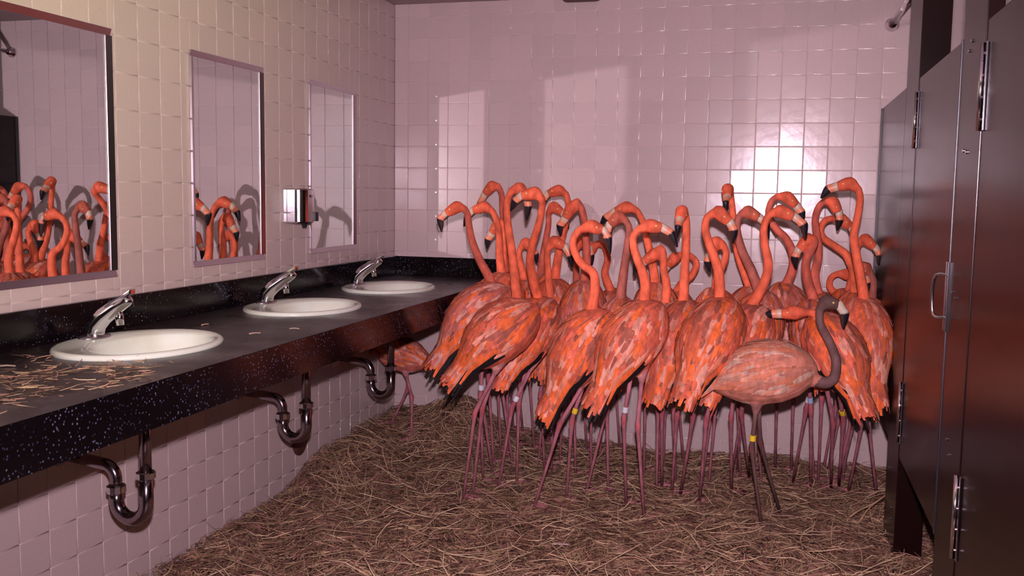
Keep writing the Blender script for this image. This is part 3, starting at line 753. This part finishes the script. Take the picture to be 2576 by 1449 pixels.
B_ = [
 # label, Y, neck path, head, heading, pitch, kwargs
 ('front flamingo at far left, wing drooping left, neck looping high before the corner tiles', -1.02, [(1302,770),(1297,720),(1292,668),(1285,613),(1277,558),(1276,508),(1287,478)], [(1306,474),(1322,494),(1328,520),(1324,555)], 22, 38, dict(dyh=.14, feet=[(1166,1252),(1190,1238)], spread=.04)),
 ('flamingo behind the far left front one, pale face turned left above an upright curved neck', -.76, [(1356,765),(1342,710),(1334,655),(1340,613),(1352,575),(1363,530),(1364,500)], [(1346,486),(1318,492),(1299,505),(1288,527)], 52, 48, dict(dyh=-.24, feet=[(1255,1225),(1300,1215)], bands=('white', None))),
 ('front flamingo left of centre with S-curved neck and head facing right', -1.02, [(1486,798),(1494,751),(1497,710),(1491,685),(1463,663),(1444,630),(1443,600),(1458,578)], [(1487,569),(1512,578),(1529,600),(1535,640)], 22, 56, dict(feet=[(1345,1275),(1425,1255)], bands=(None, 'yellow'), spread=.06)),
 ('central front flamingo with white cheek facing right and black flight feathers showing', -1.06, [(1618,775),(1624,725),(1618,690),(1605,655),(1595,625),(1593,597),(1606,577)], [(1634,568),(1661,573),(1688,588),(1704,622)], 38, 50, dict(feet=[(1620,1300),(1575,1268)], spread=.05, bands=(None, 'white'))),
 ('flamingo right of the central front one, neck straight up and bill pointing down', -.86, [(1718,775),(1722,695),(1726,613),(1727,560),(1724,537)], [(1716,532),(1710,553),(1706,570),(1703,597)], 62, 52, dict(hd=(-.02, -.06, -.085, -.09), feet=[(1690,1240),(1665,1225)], bands=('yellow', None))),
 ('front flamingo with thick upright neck, head curled right and bill tip down', -1.02, [(1810,768),(1809,696),(1800,655),(1784,613),(1774,577),(1778,550),(1790,537)], [(1808,534),(1833,558),(1845,580),(1842,613)], 58, 48, dict(feet=[(1760,1262),(1712,1245)])),
 ('greyish young flamingo standing alone in front, pale face over a brown curved neck', -1.10, [(2045,955),(2078,963),(2099,948),(2103,905),(2086,859),(2064,816),(2061,778)], [(2078,760),(2104,766),(2124,790),(2122,826)], 0, 12, dict(pal=GRY, sc=1.0, na=.165, nu=-.032, long=.045, feet=[(1915,1325),(1963,1296)], bands=('yellow', None), spread=-.001, nr=1.05)),
 ('tallest flamingo at far right, head high facing left beside the dark partition', -.76, [(2174,768),(2170,724),(2162,682),(2153,635),(2148,591),(2156,552),(2164,503),(2160,477)], [(2138,462),(2111,468),(2088,475),(2070,497)], 112, 60, dict(sc=.90, feet=[(2135,1237),(2205,1248)], bands=(None, 'white'), spread=.05)),
 ('leftmost head of the flock, dull neck leaning right, bill hanging over the counter end', -.84, [(1237,728),(1229,696),(1207,655),(1188,608),(1181,575),(1176,540),(1168,524)], [(1150,521),(1124,536),(1108,552),(1111,583)], 30, 42, dict(pal=PNK, feet=[(1215,1212),(1240,1200)], bands=('white', None), spread=.03)),
 ('flamingo second from left, orange head facing left just behind the leftmost head', -.56, [(1262,700),(1257,640),(1256,600),(1251,560),(1240,532)], [(1218,520),(1191,530),(1176,546),(1167,570)], 60, 50, dict(sc=.9)),
 ('back flamingo with the tallest arched head left of the flock, above the two leftmost heads', -.20, [(1285,700),(1273,640),(1269,590),(1264,530),(1262,490),(1253,467)], [(1238,468),(1218,490),(1208,512),(1209,538)], 80, 60, dict(sc=.85, pal=PNK)),
 ('flamingo with bright orange head tucked low on the left, black bill tip straight down', -.46, [(1272,712),(1266,655),(1270,610),(1272,578),(1265,560)], [(1254,563),(1239,586),(1231,598),(1229,618)], 95, 60, dict(sc=.85)),
 ('flamingo with high arched neck, head facing left beside the tall pair at left', -.42, [(1395,715),(1405,640),(1418,580),(1427,540),(1430,512),(1425,489)], [(1406,479),(1384,486),(1371,500),(1366,525)], 120, 55, dict(sc=.9)),
 ('back flamingo with short dark red head facing right under the high arch at left', -.18, [(1360,700),(1365,650),(1374,600),(1380,560),(1379,536)], [(1392,520),(1411,533),(1422,548),(1428,572)], 60, 62, dict(sc=.85, pal=PNK)),
 ('flamingo with dull pink folded neck and bill open downward, left of centre', -.62, [(1470,720),(1476,650),(1472,580),(1465,530),(1452,505)], [(1438,522),(1420,552),(1409,568),(1410,592)], 85, 58, dict(sc=.88, pal=PNK)),
 ('low flamingo with small red head facing right between two front necks', -.52, [(1386,765),(1381,710),(1378,668),(1377,628)], [(1394,607),(1419,620),(1434,645),(1440,673)], 75, 60, dict(sc=.85)),
 ('flamingo with broad red arched neck behind the central pair, head facing left', -.50, [(1650,725),(1641,660),(1627,600),(1618,560),(1603,530)], [(1577,521),(1546,533),(1523,549),(1509,570)], 105, 55, dict(sc=.9)),
 ('brownish flamingo just left of the central front neck, bill pointing down', -.76, [(1560,765),(1568,690),(1578,620),(1583,577),(1574,553)], [(1556,545),(1538,562),(1531,580),(1535,608)], 88, 58, dict(sc=.86, pal=HLF, feet=[(1475,1240),(1530,1235)], bands=('white', 'white'))),
 ('back flamingo whose neck makes a small closed loop behind the straight neck', -.30, [(1700,745),(1716,713),(1740,693),(1752,663),(1735,643),(1714,640)], [(1699,648),(1682,665),(1672,680),(1668,702)], 80, 60, dict(sc=.85)),
 ('flamingo with drooping orange head under the white-cheeked one, facing left', -.66, [(1674,775),(1677,720),(1670,680),(1669,640),(1664,622)], [(1647,640),(1625,655),(1606,665),(1599,690)], 95, 58, dict(sc=.86)),
 ('slender flamingo with straight narrow neck and foreshortened head above the bright tiles', -.46, [(1890,735),(1875,690),(1860,650),(1850,600),(1844,540),(1839,492)], [(1831,476),(1828,496),(1826,508),(1828,528)], 65, 55, dict(hd=(-.02, -.06, -.085, -.09), sc=.88)),
 ('flamingo with neck curled in a ring behind the thick upright neck', -.64, [(1802,742),(1804,700),(1818,668),(1827,637),(1818,612)], [(1802,609),(1789,634),(1782,654),(1787,678)], 115, 58, dict(sc=.86)),
 ('brown-necked flamingo facing right with pale face, right of centre', -.72, [(1914,750),(1891,682),(1869,635),(1855,586),(1856,555),(1865,537)], [(1881,533),(1905,546),(1925,563),(1934,608)], 70, 55, dict(sc=.9, pal=HLF, feet=[(1840,1200),(1855,1190)], bands=('blue', None))),
 ('bright orange flamingo right of centre, neck sweeping down left and head facing right', -.90, [(1884,785),(1910,737),(1930,690),(1932,655),(1924,619),(1921,580),(1929,550),(1942,536)], [(1963,532),(1995,545),(2021,566),(2027,600)], 42, 50, dict(feet=[(1885,1205),(1840,1240)])),
 ('back flamingo arched behind the bright orange one, red head facing right', -.44, [(1975,728),(1993,680),(1995,640),(1977,600),(1952,575),(1934,540),(1940,508),(1957,493)], [(1980,496),(2004,518),(2016,535),(2021,560)], 112, 55, dict(sc=.9, pal=PNK, feet=[(1990,1185),(1950,1180)], bands=('white', None))),
 ('large pale-bodied flamingo behind the grey young one, head bent down left', -.66, [(2050,768),(2030,700),(2028,655),(2041,630),(2050,612),(2048,599)], [(2034,602),(2012,625),(2003,641),(2005,668)], 105, 48, dict(sc=.92, pal=PNK, feet=[(1995,1215),(2040,1225)], bands=('white', 'blue'))),
 ('flamingo with high bent neck right of the flock, small brownish head facing right', -.40, [(2060,752),(2050,696),(2059,641),(2057,600),(2051,552),(2060,520),(2077,504)], [(2095,509),(2107,530),(2111,550),(2106,576)], 72, 58, dict(sc=.86, pal=PNK)),
 ('flamingo with zigzag neck in front of the right wall tiles, white face pointing down', -.34, [(2152,748),(2150,690),(2137,655),(2124,636),(2090,613),(2070,597),(2064,577),(2075,556),(2094,549)], [(2114,551),(2136,568),(2145,583),(2140,605)], 95, 62, dict(sc=.82)),
 ('right edge flamingo with orange bill overlapping the dark partition edge', -.20, [(2135,745),(2145,690),(2155,635),(2160,608)], [(2176,602),(2200,622),(2214,642),(2209,668)], 120, 65, dict(sc=.8)),
 ('small brown-headed flamingo low at far right, bill tucked down by the partition', -.32, [(2192,762),(2197,710),(2189,686)], [(2177,670),(2175,690),(2180,706),(2186,728)], 160, 68, dict(sc=.78, pal=HLF)),
 ('back flamingo with sleeping horizontal neck loop at the right', -.14, [(2120,765),(2116,745),(2098,735),(2087,720),(2091,698),(2108,688)], [(2127,690),(2145,696),(2158,704),(2160,724)], 170, 60, dict(sc=.8)),
 ('flamingo stretching its head out flat to the left above the grey young one', -.90, [(2082,806),(2058,790),(2030,786)], [(2002,787),(1967,789),(1942,790),(1919,797)], 140, 50, dict(sc=.92, feet=[(2110,1225),(2090,1230)], bands=('yellow', None), spread=.03, dyh=-.03)),
 ('flamingo half hidden under the counter in the corner, only tail and legs showing', -.30, [(960,885),(925,884),(905,868)], [(893,858),(880,852),(872,862),(876,880)], 186, 12, dict(sc=.74, na=.15, nu=-.0, pal=PNK, feet=[(985,1068),(1035,1108)], spread=-.01)),
 ('back flamingo with small upright head left of centre, half hidden by red necks', -.16, [(1540,742),(1522,690),(1529,650),(1520,620),(1506,611)], [(1491,622),(1479,645),(1471,660),(1474,684)], 80, 62, dict(sc=.82)),
 ('back flamingo with thin pale neck behind the S-curved neck', -.28, [(1457,780),(1451,720),(1449,660),(1452,622)], [(1464,606),(1478,622),(1486,640),(1488,665)], 85, 60, dict(sc=.82, pal=PNK)),
 ('back flamingo with small orange head low between the two tall left necks', -.30, [(1322,715),(1312,670),(1306,640),(1310,622)], [(1322,611),(1336,622),(1345,636),(1348,657)], 80, 60, dict(sc=.82)),
]
for i, (lab, Y_, pth, hd, hg, pt, kw) in enumerate(B_):
    flamingo(lab, Y_, pth, hd, hg, pt, seed=i, **kw)
# moulted feather on the straw
g = Geo(); x, y = at(1410, 1372, -1.3)[:2]; z = float(ground(1.2, -1.35))+.02
q = CAM+ray(1410, 1372)*((z-CAM[2])/ray(1410, 1372)[2])
V = []; F = []
for i in range(6):
    f = i/5; w_ = .010*math.sin(math.pi*(f*.85+.08)); V += [q+np.array([-.03+.06*f, -w_+f*.01, .004*math.sin(f*3)]), q+np.array([-.03+.06*f, f*.01, .006]), q+np.array([-.03+.06*f, w_+f*.01, .004*math.sin(f*3)])]
g.add(V, [(3*i+j, 3*i+j+1, 3*i+j+4, 3*i+j+3) for i in range(5) for j in range(2)], (.75, .55, .55))
tag(g.build('feather', M['feather'], loc=q, smooth=True), 'small pale moulted feather lying on the straw in front of the flock', 'feather')
